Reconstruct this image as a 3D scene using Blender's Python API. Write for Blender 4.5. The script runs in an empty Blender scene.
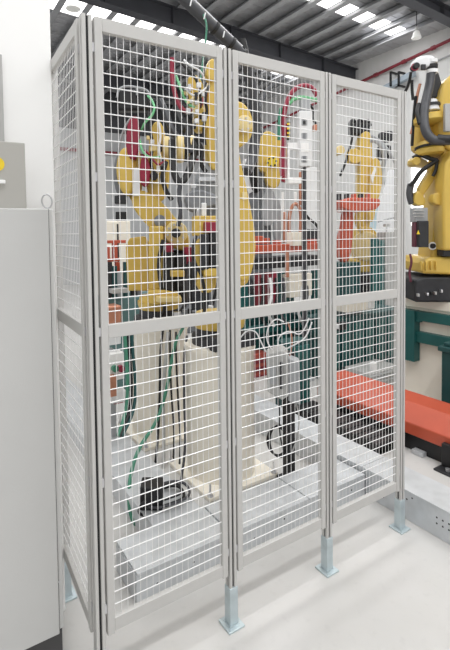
import bpy, bmesh, math, random
from mathutils import Vector, Matrix
random.seed(4)
S = bpy.context.scene
COL = S.collection
V = Vector

# ------------------------------------------------------------------ camera
YAW, PITCH, ROLL, FPX, PPX, PPY = 0.5413, -0.040, -0.0142, 448.33, 193.03, 250.0
CAM = V((-0.4554, -1.3781, 1.5233))
fw = V((math.sin(YAW)*math.cos(PITCH), math.cos(YAW)*math.cos(PITCH), math.sin(PITCH)))
rt0 = V((math.cos(YAW), -math.sin(YAW), 0)); up0 = rt0.cross(fw)
rt = rt0*math.cos(ROLL)+up0*math.sin(ROLL); up = -rt0*math.sin(ROLL)+up0*math.cos(ROLL)
cd = bpy.data.cameras.new('camera'); cam = bpy.data.objects.new('camera', cd); COL.objects.link(cam)
m = Matrix((rt, up, -fw)).transposed().to_4x4(); m.translation = CAM
cam.matrix_world = m
cd.sensor_width = 36; cd.lens = FPX/650*36
cd.shift_x = (225-PPX)/650; cd.shift_y = -(325-PPY)/650
cd.clip_start = 0.02; cd.clip_end = 200
S.camera = cam

# ------------------------------------------------------------------ world, light, exposure
w = bpy.data.worlds.new('world'); S.world = w; w.use_nodes = True
w.node_tree.nodes['Background'].inputs[0].default_value = (1.0, 0.995, 0.985, 1)
w.node_tree.nodes['Background'].inputs[1].default_value = 0.72
SKY_STRENGTH = 2.6
S.view_settings.view_transform = 'Standard'; S.view_settings.look = 'None'
S.view_settings.exposure = 0.12; S.view_settings.gamma = 1.0
S.view_settings.use_curve_mapping = False

def area(name, loc, sx, sy, power, target=None, color=(1, 1, 1)):
    d = bpy.data.lights.new(name, 'AREA'); d.shape = 'RECTANGLE'; d.size = sx; d.size_y = sy
    d.energy = power; d.color = color
    o = bpy.data.objects.new(name, d); COL.objects.link(o); o.location = loc
    if target is not None:
        o.rotation_euler = (V(target)-V(loc)).to_track_quat('-Z', 'Y').to_euler()
    return o
# daylight that comes down through the roof's translucent strips
area('skylight_daylight_front', (1.5, -2.6, 5.75), 7.0, 0.26, 175)
area('skylight_daylight_fence', (1.5, -0.30, 5.75), 7.0, 0.2, 55)
area('skylight_daylight_cell', (3.0, 1.9, 5.75), 9.0, 0.9, 120)
area('skylight_daylight_middle', (4.0, 4.67, 5.62), 9.0, 0.9, 110)
area('skylight_daylight_rear', (4.0, 7.6, 5.62), 9.0, 0.9, 110)

# ------------------------------------------------------------------ geometry from the photo's sight lines (true 3D points)
def ray(px, py): return fw + rt*((px-PPX)/FPX) - up*((py-PPY)/FPX)
def aty(px, py, Y): d = ray(px, py); return CAM + d*((Y-CAM.y)/d.y)
def atx(px, py, X): d = ray(px, py); return CAM + d*((X-CAM.x)/d.x)
def atz(px, py, Z): d = ray(px, py); return CAM + d*((Z-CAM.z)/d.z)

# ------------------------------------------------------------------ materials
def mat(name, col, rough=0.5, metal=0.0, noise=0.0, scale=8.0, bump=0.0, bscale=60.0, emit=0.0, stretch=None, coat=0.0):
    mt = bpy.data.materials.new(name); mt.use_nodes = True
    nt = mt.node_tree; b = nt.nodes['Principled BSDF']
    b.inputs['Base Color'].default_value = (*col, 1); b.inputs['Roughness'].default_value = rough
    b.inputs['Metallic'].default_value = metal; b.inputs['Coat Weight'].default_value = coat
    tc = nt.nodes.new('ShaderNodeTexCoord')
    src = tc.outputs['Object']
    if stretch:
        mp = nt.nodes.new('ShaderNodeMapping'); mp.inputs['Scale'].default_value = stretch
        nt.links.new(src, mp.inputs['Vector']); src = mp.outputs['Vector']
    if noise:
        n = nt.nodes.new('ShaderNodeTexNoise'); n.inputs['Scale'].default_value = scale; n.inputs['Detail'].default_value = 6
        nt.links.new(src, n.inputs['Vector'])
        r = nt.nodes.new('ShaderNodeValToRGB')
        r.color_ramp.elements[0].position = 0.3; r.color_ramp.elements[1].position = 0.7
        r.color_ramp.elements[0].color = (*[c*(1-noise) for c in col], 1)
        r.color_ramp.elements[1].color = (*[min(1, c*(1+noise)) for c in col], 1)
        nt.links.new(n.outputs['Fac'], r.inputs['Fac']); nt.links.new(r.outputs['Color'], b.inputs['Base Color'])
        mr = nt.nodes.new('ShaderNodeMapRange'); mr.inputs['To Min'].default_value = max(0.02, rough-0.08); mr.inputs['To Max'].default_value = min(1, rough+0.1)
        nt.links.new(n.outputs['Fac'], mr.inputs['Value']); nt.links.new(mr.outputs['Result'], b.inputs['Roughness'])
    if bump:
        n2 = nt.nodes.new('ShaderNodeTexNoise'); n2.inputs['Scale'].default_value = bscale
        nt.links.new(src, n2.inputs['Vector'])
        bp = nt.nodes.new('ShaderNodeBump'); bp.inputs['Strength'].default_value = bump; bp.inputs['Distance'].default_value = 0.01
        nt.links.new(n2.outputs['Fac'], bp.inputs['Height']); nt.links.new(bp.outputs['Normal'], b.inputs['Normal'])
    if emit:
        b.inputs['Emission Color'].default_value = (*col, 1); b.inputs['Emission Strength'].default_value = emit
    return mt
M = dict(
    frame=mat('fence_paint', (0.545, 0.538, 0.522), 0.42, 0.0, 0.02, 20),
    wire=mat('mesh_wire', (0.86, 0.86, 0.86), 0.35, 0.15),
    slot=mat('slot_black', (0.015, 0.015, 0.017), 0.7),
    zinc=mat('zinc', (0.54, 0.62, 0.65), 0.35, 0.45, 0.12, 12),
    galv=mat('galvanised', (0.60, 0.62, 0.64), 0.42, 0.35, 0.08, 14),
    cab=mat('cabinet_grey', (0.56, 0.56, 0.55), 0.5, 0, 0.015, 5, 0.05, 300),
    cab2=mat('cabinet_edge', (0.66, 0.66, 0.65), 0.5, 0, 0.01, 5),
    plinth=mat('plinth_dark', (0.07, 0.068, 0.07), 0.5, 0, 0.1, 8),
    white=mat('white_paint', (0.92, 0.92, 0.91), 0.5, 0, 0.01, 3),
    offw=mat('offwhite_plastic', (0.78, 0.79, 0.80), 0.4, 0, 0.03, 9),
    boxg=mat('light_box_grey', (0.44, 0.44, 0.43), 0.45, 0, 0.04, 9),
    grey=mat('cast_grey', (0.20, 0.21, 0.225), 0.5, 0.2, 0.2, 9, 0.1),
    lgrey=mat('pale_grey', (0.38, 0.395, 0.41), 0.5, 0.0, 0.08, 6),
    dark=mat('dark_casting', (0.026, 0.027, 0.031), 0.5, 0.1, 0.25, 12, 0.1),
    black=mat('black_rubber', (0.009, 0.009, 0.010), 0.45, 0, 0.2, 20),
    hose=mat('charcoal_hose', (0.055, 0.057, 0.065), 0.4, 0, 0.15, 20),
    yellow=mat('robot_yellow', (0.64, 0.44, 0.085), 0.38, 0, 0.05, 6, 0.03, 80, coat=0.2),
    pyel=mat('pale_yellow', (0.74, 0.59, 0.27), 0.38, 0, 0.05, 6),
    crim=mat('crimson', (0.27, 0.012, 0.04), 0.4, 0, 0.1, 12),
    red=mat('red_pipe', (0.22, 0.022, 0.035), 0.45, 0, 0.1, 8),
    orange=mat('orange_red', (0.52, 0.088, 0.042), 0.42, 0, 0.07, 6, coat=0.15),
    green=mat('green_hose', (0.05, 0.22, 0.14), 0.4, 0, 0.1, 10),
    lgreen=mat('light_green', (0.16, 0.50, 0.24), 0.4, 0, 0.1, 10),
    teal=mat('teal_paint', (0.012, 0.105, 0.10), 0.42, 0, 0.08, 6),
    dteal=mat('dark_teal', (0.012, 0.07, 0.07), 0.45, 0, 0.08, 6),
    cream=mat('cream_paint', (0.90, 0.85, 0.745), 0.45, 0, 0.025, 5),
    copper=mat('copper', (0.55, 0.25, 0.16), 0.4, 0.4, 0.15, 10),
    steel=mat('steel', (0.62, 0.62, 0.64), 0.3, 0.8),
    purlin=mat('purlin_steel', (0.40, 0.405, 0.42), 0.42, 0.35, 0.1, 4),
    roof=mat('roof_sheet', (0.50, 0.505, 0.52), 0.42, 0.35, 0.10, 3),
    brick=mat('brick_red', (.42, .075, .05), .45, 0, .08, 6),
    rafter=mat('rafter_steel', (0.060, 0.062, 0.072), 0.55, 0.1, 0.1, 5),
    warn=mat('warning_yellow', (0.85, 0.62, 0.03), 0.5),
    sheet=mat('white_sheet', (0.95, 0.96, 0.97), 0.5, 0, 0.02, 4),
    psheet=mat('pale_blue_tint', (0.55, 0.72, 0.82), 0.4, 0, 0.03, 4),
    wgrey=mat('warm_grey', (.44, .43, .40), .5, 0, .02, 6),
    plum=mat('dark_plum', (.13, .03, .05), .5, 0, .1, 10),
    lamp=mat('lamp_glass', (0.93, 0.93, 0.90), 0.3),
    sky=mat('skylight_sheet', (1.0, 0.99, 0.97), 0.5, emit=SKY_STRENGTH),
    day=mat('daylight_opening', (1.0, 1.0, 1.0), 0.5, emit=2.2),
)
_nt = M['sheet'].node_tree  # translucency brightens the sheet that stands in for daylight
_tr = _nt.nodes.new('ShaderNodeBsdfTranslucent'); _tr.inputs['Color'].default_value = (.97, .98, 1, 1)
_mx = _nt.nodes.new('ShaderNodeMixShader'); _mx.inputs[0].default_value = .55
_out = next(n for n in _nt.nodes if n.type == 'OUTPUT_MATERIAL')
_nt.links.new(_nt.nodes['Principled BSDF'].outputs[0], _mx.inputs[1]); _nt.links.new(_tr.outputs[0], _mx.inputs[2]); _nt.links.new(_mx.outputs[0], _out.inputs['Surface'])
def floor_mat():
    mt = mat('floor_concrete', (0.615, 0.595, 0.56), 0.42)
    nt = mt.node_tree; b = nt.nodes['Principled BSDF']
    tc = nt.nodes.new('ShaderNodeTexCoord')
    n = nt.nodes.new('ShaderNodeTexNoise'); n.inputs['Scale'].default_value = 2.2; n.inputs['Detail'].default_value = 8
    n2 = nt.nodes.new('ShaderNodeTexNoise'); n2.inputs['Scale'].default_value = 26; n2.inputs['Detail'].default_value = 4
    nt.links.new(tc.outputs['Object'], n.inputs['Vector']); nt.links.new(tc.outputs['Object'], n2.inputs['Vector'])
    r = nt.nodes.new('ShaderNodeValToRGB')
    r.color_ramp.elements[0].position = .3; r.color_ramp.elements[1].position = .72
    r.color_ramp.elements[0].color = (0.565, 0.555, 0.535, 1); r.color_ramp.elements[1].color = (0.625, 0.615, 0.60, 1)
    r2 = nt.nodes.new('ShaderNodeValToRGB')
    r2.color_ramp.elements[0].position = .27; r2.color_ramp.elements[1].position = .42
    r2.color_ramp.elements[0].color = (0.95, 0.95, 0.95, 1); r2.color_ramp.elements[1].color = (1, 1, 1, 1)
    mx = nt.nodes.new('ShaderNodeMix'); mx.data_type = 'RGBA'; mx.blend_type = 'MULTIPLY'; mx.inputs['Factor'].default_value = 1
    nt.links.new(n.outputs['Fac'], r.inputs['Fac']); nt.links.new(n2.outputs['Fac'], r2.inputs['Fac'])
    nt.links.new(r.outputs['Color'], mx.inputs['A']); nt.links.new(r2.outputs['Color'], mx.inputs['B'])
    nt.links.new(mx.outputs['Result'], b.inputs['Base Color'])
    return mt
M['floor'] = floor_mat()
def wall_mat(name, col, freq, axis):
    mt = mat(name, col, 0.6)
    nt = mt.node_tree; b = nt.nodes['Principled BSDF']
    tc = nt.nodes.new('ShaderNodeTexCoord'); wv = nt.nodes.new('ShaderNodeTexWave')
    wv.bands_direction = axis; wv.inputs['Scale'].default_value = freq
    nt.links.new(tc.outputs['Object'], wv.inputs['Vector'])
    bp = nt.nodes.new('ShaderNodeBump'); bp.inputs['Strength'].default_value = 0.35; bp.inputs['Distance'].default_value = 0.02
    nt.links.new(wv.outputs['Fac'], bp.inputs['Height']); nt.links.new(bp.outputs['Normal'], b.inputs['Normal'])
    n = nt.nodes.new('ShaderNodeTexNoise'); n.inputs['Scale'].default_value = 0.8
    nt.links.new(tc.outputs['Object'], n.inputs['Vector'])
    r = nt.nodes.new('ShaderNodeValToRGB')
    r.color_ramp.elements[0].color = (*[c*.9 for c in col], 1); r.color_ramp.elements[1].color = (*[min(1, c*1.08) for c in col], 1)
    nt.links.new(n.outputs['Fac'], r.inputs['Fac']); nt.links.new(r.outputs['Color'], b.inputs['Base Color'])
    return mt
M['clad'] = wall_mat('wall_cladding', (0.72, 0.72, 0.71), 1.6, 'Y')
M['cladr'] = wall_mat('wall_cladding_rear', (0.46, 0.47, 0.48), 1.6, 'X')
M['cladd'] = wall_mat('wall_cladding_dark', (0.06, 0.062, 0.068), 1.6, 'X')

# ------------------------------------------------------------------ mesh kit
def chaikin(pts, n=2, closed=True):
    pts = [V(p) for p in pts]
    for _ in range(n):
        out = []
        N = len(pts)
        rng = range(N) if closed else range(N-1)
        if not closed: out.append(pts[0])
        for i in rng:
            a, b = pts[i], pts[(i+1) % N]
            out += [a*.75+b*.25, a*.25+b*.75]
        if not closed: out.append(pts[-1])
        pts = out
    return pts
class MB:
    def __init__(s): s.bm = bmesh.new()
    def box(s, lo, hi, rot=None, piv=None):
        lo = V(lo); hi = V(hi)
        vs = [s.bm.verts.new((x, y, z)) for z in (lo.z, hi.z) for y in (lo.y, hi.y) for x in (lo.x, hi.x)]
        for f in ((0, 2, 3, 1), (4, 5, 7, 6), (0, 1, 5, 4), (2, 6, 7, 3), (0, 4, 6, 2), (1, 3, 7, 5)):
            s.bm.faces.new([vs[i] for i in f])
        if rot is not None:
            c = V(piv) if piv is not None else (lo+hi)/2
            for v in vs: v.co = c + rot @ (v.co-c)
        return s
    def obox(s, c, ax, ay, az):
        """oriented box: centre and three half-axis vectors"""
        c, ax, ay, az = V(c), V(ax), V(ay), V(az)
        vs = [s.bm.verts.new(c+ax*i+ay*j+az*k) for k in (-1, 1) for j in (-1, 1) for i in (-1, 1)]
        for f in ((0, 2, 3, 1), (4, 5, 7, 6), (0, 1, 5, 4), (2, 6, 7, 3), (0, 4, 6, 2), (1, 3, 7, 5)):
            s.bm.faces.new([vs[i] for i in f])
        return s
    def lathe(s, p0, axis, prof, n=24):
        """prof: list of (distance along axis, radius)"""
        p0 = V(p0); axis = V(axis).normalized()
        a = axis.orthogonal().normalized(); b = axis.cross(a)
        rings = []
        for (t, r) in prof:
            rings.append([s.bm.verts.new(p0+axis*t+(a*math.cos(k*2*math.pi/n)+b*math.sin(k*2*math.pi/n))*max(r, 1e-5)) for k in range(n)])
        for i in range(len(rings)-1):
            for k in range(n):
                s.bm.faces.new((rings[i][k], rings[i][(k+1) % n], rings[i+1][(k+1) % n], rings[i+1][k]))
        s.bm.faces.new(rings[0][::-1]); s.bm.faces.new(rings[-1])
        return s
    def cyl(s, p0, p1, r0, r1=None, n=24):
        d = V(p1)-V(p0)
        return s.lathe(p0, d, [(0, r0), (d.length, r0 if r1 is None else r1)], n)
    def prism(s, pts, ext, back=None):
        """polygon pushed along ext (and back along -ext by default half/half)"""
        ext = V(ext); pts = [V(p) for p in pts]
        a = [s.bm.verts.new(p-ext) for p in pts]; b = [s.bm.verts.new(p+ext) for p in pts]
        n = len(pts)
        s.bm.faces.new(a[::-1]); s.bm.faces.new(b)
        for i in range(n): s.bm.faces.new((a[i], a[(i+1) % n], b[(i+1) % n], b[i]))
        return s
    def tube(s, pts, r, n=10, smooth=2, closed=False):
        pts = chaikin(pts, smooth, closed) if smooth else [V(p) for p in pts]
        N = len(pts); rings = []; nrm = None
        for i, p in enumerate(pts):
            if closed: t = pts[(i+1) % N]-pts[i-1]
            else: t = pts[min(i+1, N-1)]-pts[max(i-1, 0)]
            t.normalize()
            if nrm is None: nrm = t.orthogonal().normalized()
            nrm = (nrm-t*nrm.dot(t)); nrm = nrm.normalized() if nrm.length > 1e-6 else t.orthogonal().normalized()
            b = t.cross(nrm)
            rr = r(i/(N-1)) if callable(r) else r
            rings.append([s.bm.verts.new(p+(nrm*math.cos(k*2*math.pi/n)+b*math.sin(k*2*math.pi/n))*rr) for k in range(n)])
        for i in range(N if closed else N-1):
            q = rings[(i+1) % N]
            for k in range(n):
                s.bm.faces.new((rings[i][k], rings[i][(k+1) % n], q[(k+1) % n], q[k]))
        if not closed:
            s.bm.faces.new(rings[0][::-1]); s.bm.faces.new(rings[-1])
        return s
    def ball(s, c, rx, ry=None, rz=None, n=16):
        ry = ry or rx; rz = rz or rx
        g = bmesh.ops.create_uvsphere(s.bm, u_segments=n, v_segments=n//2+2, radius=1)
        for v in g['verts']: v.co = V(c)+V((v.co.x*rx, v.co.y*ry, v.co.z*rz))
        return s
    def build(s, name, m, parent=None, bevel=0.0, seg=2, ang=35):
        me = bpy.data.meshes.new(name)
        bmesh.ops.recalc_face_normals(s.bm, faces=s.bm.faces[:])
        off = V((0, 0, 0))
        p = parent
        while p is not None: off += p.location; p = p.parent
        for v in s.bm.verts: v.co -= off
        s.bm.to_mesh(me); s.bm.free()
        for pl in me.polygons: pl.use_smooth = True
        me.set_sharp_from_angle(angle=math.radians(ang))
        me.materials.append(M[m] if isinstance(m, str) else m)
        o = bpy.data.objects.new(name, me); COL.objects.link(o)
        if parent is not None: o.parent = parent
        if bevel:
            bv = o.modifiers.new('bevel', 'BEVEL'); bv.width = bevel; bv.segments = seg; bv.limit_method = 'ANGLE'; bv.angle_limit = math.radians(40)
        return o
def tag(o, label=None, cat=None, group=None, kind=None):
    if label: o['label'] = label
    if cat: o['category'] = cat
    if group: o['group'] = group
    if kind: o['kind'] = kind
    return o
def thing(name, loc, label, cat, group=None):
    o = bpy.data.objects.new(name, None); COL.objects.link(o); o.location = loc; o.empty_display_size = .1
    return tag(o, label, cat, group)
def copy_tree(o, parent=None, loc=None):
    c = o.copy(); COL.objects.link(c); c.parent = parent
    if loc is not None: c.location = loc
    for ch in list(o.children): copy_tree(ch, c)
    return c
def struct(name, mb, m, bevel=0.0):
    o = mb.build(name, m, None, bevel); o['kind'] = 'structure'; return o

# ================================================================== SETTING
XR, YB = 9.0, 12.0
def roof_z(x): return 5.68+0.0514*(XR-x)
struct('floor', MB().box((-6, -5, -0.12), (XR+.3, YB+.3, 0)), 'floor')
# rear gable wall with a dark band under the roof
struct('wall_rear', MB().box((-6, YB, 0), (XR+.2, YB+.2, 4.65)), 'cladr')
struct('wall_rear_upper', MB().box((-6, YB-.04, 4.65), (XR+.2, YB+.2, 6.5)), 'cladd')
struct('wall_right', MB().box((XR, -1.5, 0), (XR+.2, YB, 5.70)), 'clad')
# roof sheeting between the translucent strips (strips run down the slope)
STR = [(-2.76, -2.44), (-.42, -0.18), (1.45, 2.35), (4.50, 4.86), (7.25, 7.95)]
def slab(mb, x0, x1, y0, y1, t=.05, dz=0):
    a = [(x0, y0), (x1, y0), (x1, y1), (x0, y1)]
    lo = [mb.bm.verts.new((x, y, roof_z(x)+dz)) for x, y in a]; hi = [mb.bm.verts.new((x, y, roof_z(x)+dz+t)) for x, y in a]
    mb.bm.faces.new(lo[::-1]); mb.bm.faces.new(hi)
    for i in range(4): mb.bm.faces.new((lo[i], lo[(i+1) % 4], hi[(i+1) % 4], hi[i]))
rf = MB(); y0 = -3.4
for a, b in STR+[(YB+.2, 0)]:
    n = max(2, int((a-y0)/.16)); xs = (-4.5, XR+.2)
    for i in range(n):   # trapezoid corrugation running along x
        ya = y0+(a-y0)*i/n; yb = y0+(a-y0)*(i+1)/n; h = (yb-ya)
        slab(rf, *xs, ya, ya+h*.6, .03); slab(rf, *xs, ya+h*.6, yb, .03, .008)
    y0 = b
struct('ceiling', rf, 'roof')
for i, (a, b) in enumerate(STR):
    sk = MB(); slab(sk, 1.2 if i == 3 else -4.5, 8.62, a, b, .02, .01); struct('window_%d' % (i+1), sk, 'sky')
    if i == 3:
        sk = MB(); slab(sk, -4.5, 1.2, a, b, .03); slab(sk, 8.62, XR+.2, a, b, .03); struct('ceiling', sk, 'roof')
    else:
        sk = MB(); slab(sk, 8.62, XR+.2, a, b, .03); struct('ceiling', sk, 'roof')
k = 0
x = -3.9
while x < XR-.4:
    p = MB(); z = roof_z(x)
    p.box((x, -3.3, z-.13), (x+.012, YB, z-.002)); p.box((x, -3.3, z-.015), (x+.09, YB, z-.001)); p.box((x-.11, -3.3, z-.142), (x+.012, YB, z-.13))
    o = struct('trim_%d' % (k+1), p, 'purlin'); k += 1
    x += .49
# rafters down the slope
for yy, dp in ((6.3, .34), (3.45, .20), (10.2, .34)):
    p = MB()
    for (ya, yb, za, zb) in ((yy-.012, yy+.012, -dp-.14, -.14), (yy-.10, yy+.10, -dp-.155, -dp-.14), (yy-.10, yy+.10, -.155, -.14)):
        pts = [(-4.5, roof_z(-4.5)+za), (XR, roof_z(XR)+za), (XR, roof_z(XR)+zb), (-4.5, roof_z(-4.5)+zb)]
        p.prism([(px, (ya+yb)/2, pz) for px, pz in pts], (0, (yb-ya)/2, 0))
    xx = -3.0
    while xx < XR:   # stiffener plates
        p.box((xx, yy-.09, roof_z(xx)-dp-.14), (xx+.012, yy+.09, roof_z(xx)-.15)); xx += 1.35
    struct('trim_%d' % (k+1), p, 'rafter'); k += 1
# eaves channel on the right wall

# white column at the far left
CX = aty(52.5, 100, .40).x
struct('column', MB().box((CX-.62, .40, 0), (CX, .95, roof_z(0)-.02)), 'white', .006)
# daylight opening low in the right wall and a window further back
o = struct('window_6', MB().box((XR-.02, 2.9, 1.6), (XR-.002, atx(412, 200, XR).y, 3.0)), 'day')
#
# ================================================================== FENCE
HT = 2.195; PI_ = 0.527; X0 = -0.005
def make_post(foot=True):
    root = thing('fence_post', (0, 0, 0), 'x', 'fence post')
    b = MB(); h = .016; s = .0042
    # extrusion: four corner bars and a core, leaving a slot in every face
    for sx in (-1, 1):
        for sy in (-1, 1):
            b.box((min(sx*s, sx*h), min(sy*s, sy*h), .02), (max(sx*s, sx*h), max(sy*s, sy*h), HT))
    b.build('extrusion', 'frame', root, .0012, 1)
    MB().box((-.0095, -.0095, .02), (.0095, .0095, HT-.002)).build('slot_core', 'slot', root)
    f = MB(); t = .0185
    f.box((-t, -t, .006), (t, t, .157))
    sl = f.build('foot_sleeve', 'zinc', root, .002)
    MB().box((-.037, -.037, 0), (.037, .037, .008)).build('base_plate', 'zinc', root, .002)
    wl = MB(); wl.tube([(-t-.002, -t-.002, .009), (t+.002, -t-.002, .009), (t+.002, t+.002, .009), (-t-.002, t+.002, .009)], .004, 6, 0, True)
    wl.build('weld', 'zinc', sl)
    for sx, sy in ((-1, -1), (1, 1)):
        MB().cyl((sx*.0295, sy*.0295, .0), (sx*.0295, sy*.0295, .013), .004, n=6).build('anchor_bolt', 'zinc', root)
    return root
post = make_post()
pl_ = ['pale grey fence post at the outer corner where the side panel meets the front row',
       'pale grey fence post on a zinc foot, second along the front row from the corner',
       'pale grey fence post on a zinc foot, third along the front row from the corner',
       'end fence post of the front row, its zinc foot against the galvanised duct']
for i in range(4):
    o = post if i == 0 else copy_tree(post)
    o.location = (X0+PI_*i, -.003, 0); tag(o, pl_[i], group='fence posts')
SX, SY = 0.012, .475
o = copy_tree(post); o.location = (SX, SY, 0)
tag(o, 'fence post at the rear end of the side panel, next to the white column', group='fence posts')

def make_panel(wd, ncol, label):
    """panel in the xz plane from x=0..wd, front at y=-.02"""
    root = thing('mesh_fence', (0, 0, 0), label, 'fence panel', 'mesh fence panels')
    ya, yb = -.021, -.001; z0, z1 = .217, HT-.001; st = .0245
    for x0_, x1_ in ((0, st), (wd-st, wd)):
        MB().box((x0_, ya-.001, .210), (x1_, yb+.001, z1)).build('stile', 'frame', root, .002)
    for za, zb, nm in ((z1-.042, z1, 'top_rail'), (1.187, 1.230, 'middle_rail'), (z0, z0+.043, 'bottom_rail')):
        MB().box((st, ya, za), (wd-st, yb, zb)).build(nm, 'frame', root, .0015)
    for za, zb in ((1.230, z1-.042), (z0+.043, 1.187)):
        b = MB(); n = 22
        hz = (zb-za)/n
        for i in range(1, n):
            z = za+hz*i; b.cyl((st-.002, -.0145, z), (wd-st+.002, -.0145, z), .00185, n=6)
        for j in range(ncol+1):
            xx = st+.004+(wd-2*st-.008)*j/ncol
            b.cyl((xx, -.0105, za-.002), (xx, -.0112, zb+.002), .00105, n=6)
        b.build('wire_mesh', 'wire', root)
    for z in (.30, .72, 1.21, 1.70, 2.10):
        for xx, sg in ((0, -1), (wd, 1)):
            MB().box((min(xx, xx+sg*.0066), -.018, z-.014), (max(xx, xx+sg*.0066), -.006, z+.014)).build('clip', 'steel', root)
    return root
PW = PI_-.047
lab = ['tall mesh fence panel at the corner, in front of the cream pedestals',
       'middle mesh fence panel of the front row, in front of the junction box stand',
       'mesh fence panel next to the end post, in front of the orange beam']
pn = make_panel(PW, 18, lab[0]); pn.location = (X0+.0235, .003, 0)
for i in (1, 2):
    o = copy_tree(pn); o.location = (X0+.0235+PI_*i, .003, 0); o['label'] = lab[i]
ang = math.atan2(SY, SX-X0); L = math.hypot(SX-X0, SY)
sp = make_panel(L-.046, 17, 'mesh fence panel turned to the side of the cell, beside the grey cabinet')
dv = V((SX-X0, SY, 0)).normalized()
# panel x axis runs from the rear post back to the corner so its face looks outwards
sp.rotation_euler = (0, 0, math.atan2(-dv.y, -dv.x)); sp.location = V((SX, SY, 0))-dv*.023

# ================================================================== CABINET at left
cx1 = -.083; cy = .125; cz1 = 1.607
c = thing('control_cabinet', (cx1-.4, cy+.1, 0), 'tall plain grey steel cabinet with a dark plinth, beside the fence', 'cabinet')
MB().box((cx1-.80, cy+.012, .17), (cx1, .385, cz1)).build('body', 'cab2', c, .004)
MB().box((cx1-.80, cy-.008, .172), (cx1-.020, cy+.0115, cz1-.002)).build('door', 'cab', c, .003)
MB().box((cx1-.0195, cy+.004, .172), (cx1-.0165, cy+.0118, cz1-.002)).build('gasket', 'black', c)
MB().box((cx1-.78, cy+.035, 0), (cx1-.004, .375, .169)).build('plinth', 'plinth', c, .003)
MB().box((cx1-.16, cy+.028, .004), (cx1-.003, cy+.034, .160)).build('plinth_cover', 'plinth', c, .002)
MB().cyl(aty(59.5, 582, cy-.008)+V((0, -.0015, 0)), aty(59.5, 582, cy-.008)+V((0, .002, 0)), .004, n=12).build('screw', 'steel', c)
# lifting ring on the cabinet roof
rp = aty(47, 201, .22); rz = cz1
g = MB(); g.tube([V((rp.x+.017*math.cos(t), .22+.004*math.sin(t), rz+.030+.024*math.sin(t))) for t in [i*math.pi/10 for i in range(20)]], .0028, 8, 0, True)
tag(g.build('lifting_ring', 'steel'), 'small steel ring standing on the roof of the grey cabinet', 'ring')
# grey box on the cabinet
bx = aty(26, 180, .17).x
b = thing('equipment_box', (bx-.15, .22, cz1), 'small grey box with a yellow round sticker on top of the cabinet', 'box')
MB().box((bx-.28, .17, cz1), (bx, .34, 1.822)).build('housing', 'wgrey', b, .003)
sc = aty(-3, 164, .168)
MB().cyl((sc.x, .1665, sc.z), (sc.x, .1695, sc.z), .022, n=28).build('sticker', 'warn', b)
MB().box((sc.x-.005, .155, sc.z-.062), (sc.x+.022, .169, sc.z-.050)).build('plug', 'white', b, .002)
# grey conduit on the column
q = aty(1, 100, .385)
tag(MB().box((q.x-.03, .372, 1.83), (q.x+.006, .399, 2.17)).build('conduit_box', 'boxg', None, .002), 'narrow grey conduit box on the white column above the cabinet', 'conduit')

# ================================================================== DUCTS on the floor
def duct(name, lo, hi, label, holes, axis, lidgap):
    root = thing(name, ((lo[0]+hi[0])/2, (lo[1]+hi[1])/2, 0), label, 'cable duct', 'floor cable ducts')
    MB().box(lo, (hi[0], hi[1], hi[2]-.012)).build('trough', 'galv', root, .002)
    e = .004
    if axis == 'x':
        cut = [lo[0]]+lidgap+[hi[0]]
        for a, b_ in zip(cut[:-1], cut[1:]):
            MB().box((a+.004, lo[1]-e, hi[2]-.012), (b_-.004, hi[1]+e, hi[2])).build('lid', 'galv', root, .002)
        for x_, z_ in holes: MB().cyl((x_, lo[1]-.0008, z_), (x_, lo[1]+.003, z_), .0045, n=10).build('hole', 'slot', root)
    else:
        cut = [lo[1]]+lidgap+[hi[1]]
        for a, b_ in zip(cut[:-1], cut[1:]):
            MB().box((lo[0]-e, a+.002, hi[2]-.012), (hi[0]+e, b_-.002, hi[2])).build('lid', 'galv', root, .002)
        for y_, z_ in holes: MB().cyl((lo[0]-.0008, y_, z_), (lo[0]+.003, y_, z_), .0045, n=10).build('hole', 'slot', root)
    return root
duct('cable_duct', (.245, .275, 0), (1.664, .50, .130), 'galvanised floor duct with lids running just inside the front fence row',
     [(.34, .05), (.52, .07), (.86, .05), (1.05, .08), (1.3, .05), (1.55, .07)], 'x', [.72, 1.22])
duct('cable_duct', (1.67, -1.2, 0), (1.875, 3.2, .160), 'galvanised floor duct passing behind the end post towards the orange beam',
     [(.16, .05), (.11, .10), (.07, .06), (.02, .11), (-.14, .10), (-.14, .07), (-.17, .10), (-.17, .07), (-.20, .10), (-.20, .07), (-.01, .13)], 'y', [.30, 1.5])
duct('cable_duct', (.44, .51, 0), (.70, 3.0, .130), 'galvanised floor duct going back into the cell beside the cream pedestals', [(.8, .06), (1.1, .06)], 'y', [1.3, 2.1])

# ================================================================== CREAM PEDESTALS
def pedestal(cx, cy_, label):
    root = thing('robot_pedestal', (cx, cy_, 0), label, 'pedestal', 'cream robot pedestals')
    MB().lathe((cx, cy_, .022), (0, 0, 1), [(0, .215), (.76, .215), (.775, .225), (.806, .225)], 56).build('drum', 'cream', root)
    MB().box((cx-.255, cy_-.255, 0), (cx+.255, cy_+.255, .022)).build('foot_plate', 'cream', root, .004)
    for sx in (-1, 1):
        for sy in (-1, 1):
            MB().lathe((cx+sx*.235, cy_+sy*.235, .022), (0, 0, 1), [(0, .018), (.006, .018), (.0062, .011), (.02, .011), (.021, .006), (.07, .006)], 12).build('anchor_bolt', 'steel', root)
    return root
A0 = V((1.13, .95, .828)); B0 = V((1.07, 1.68, .828))
pedestal(A0.x, A0.y, 'round cream pedestal standing closest to the front fence row')
pedestal(B0.x, B0.y, 'round cream pedestal standing behind the other one, hung with cables')

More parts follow.
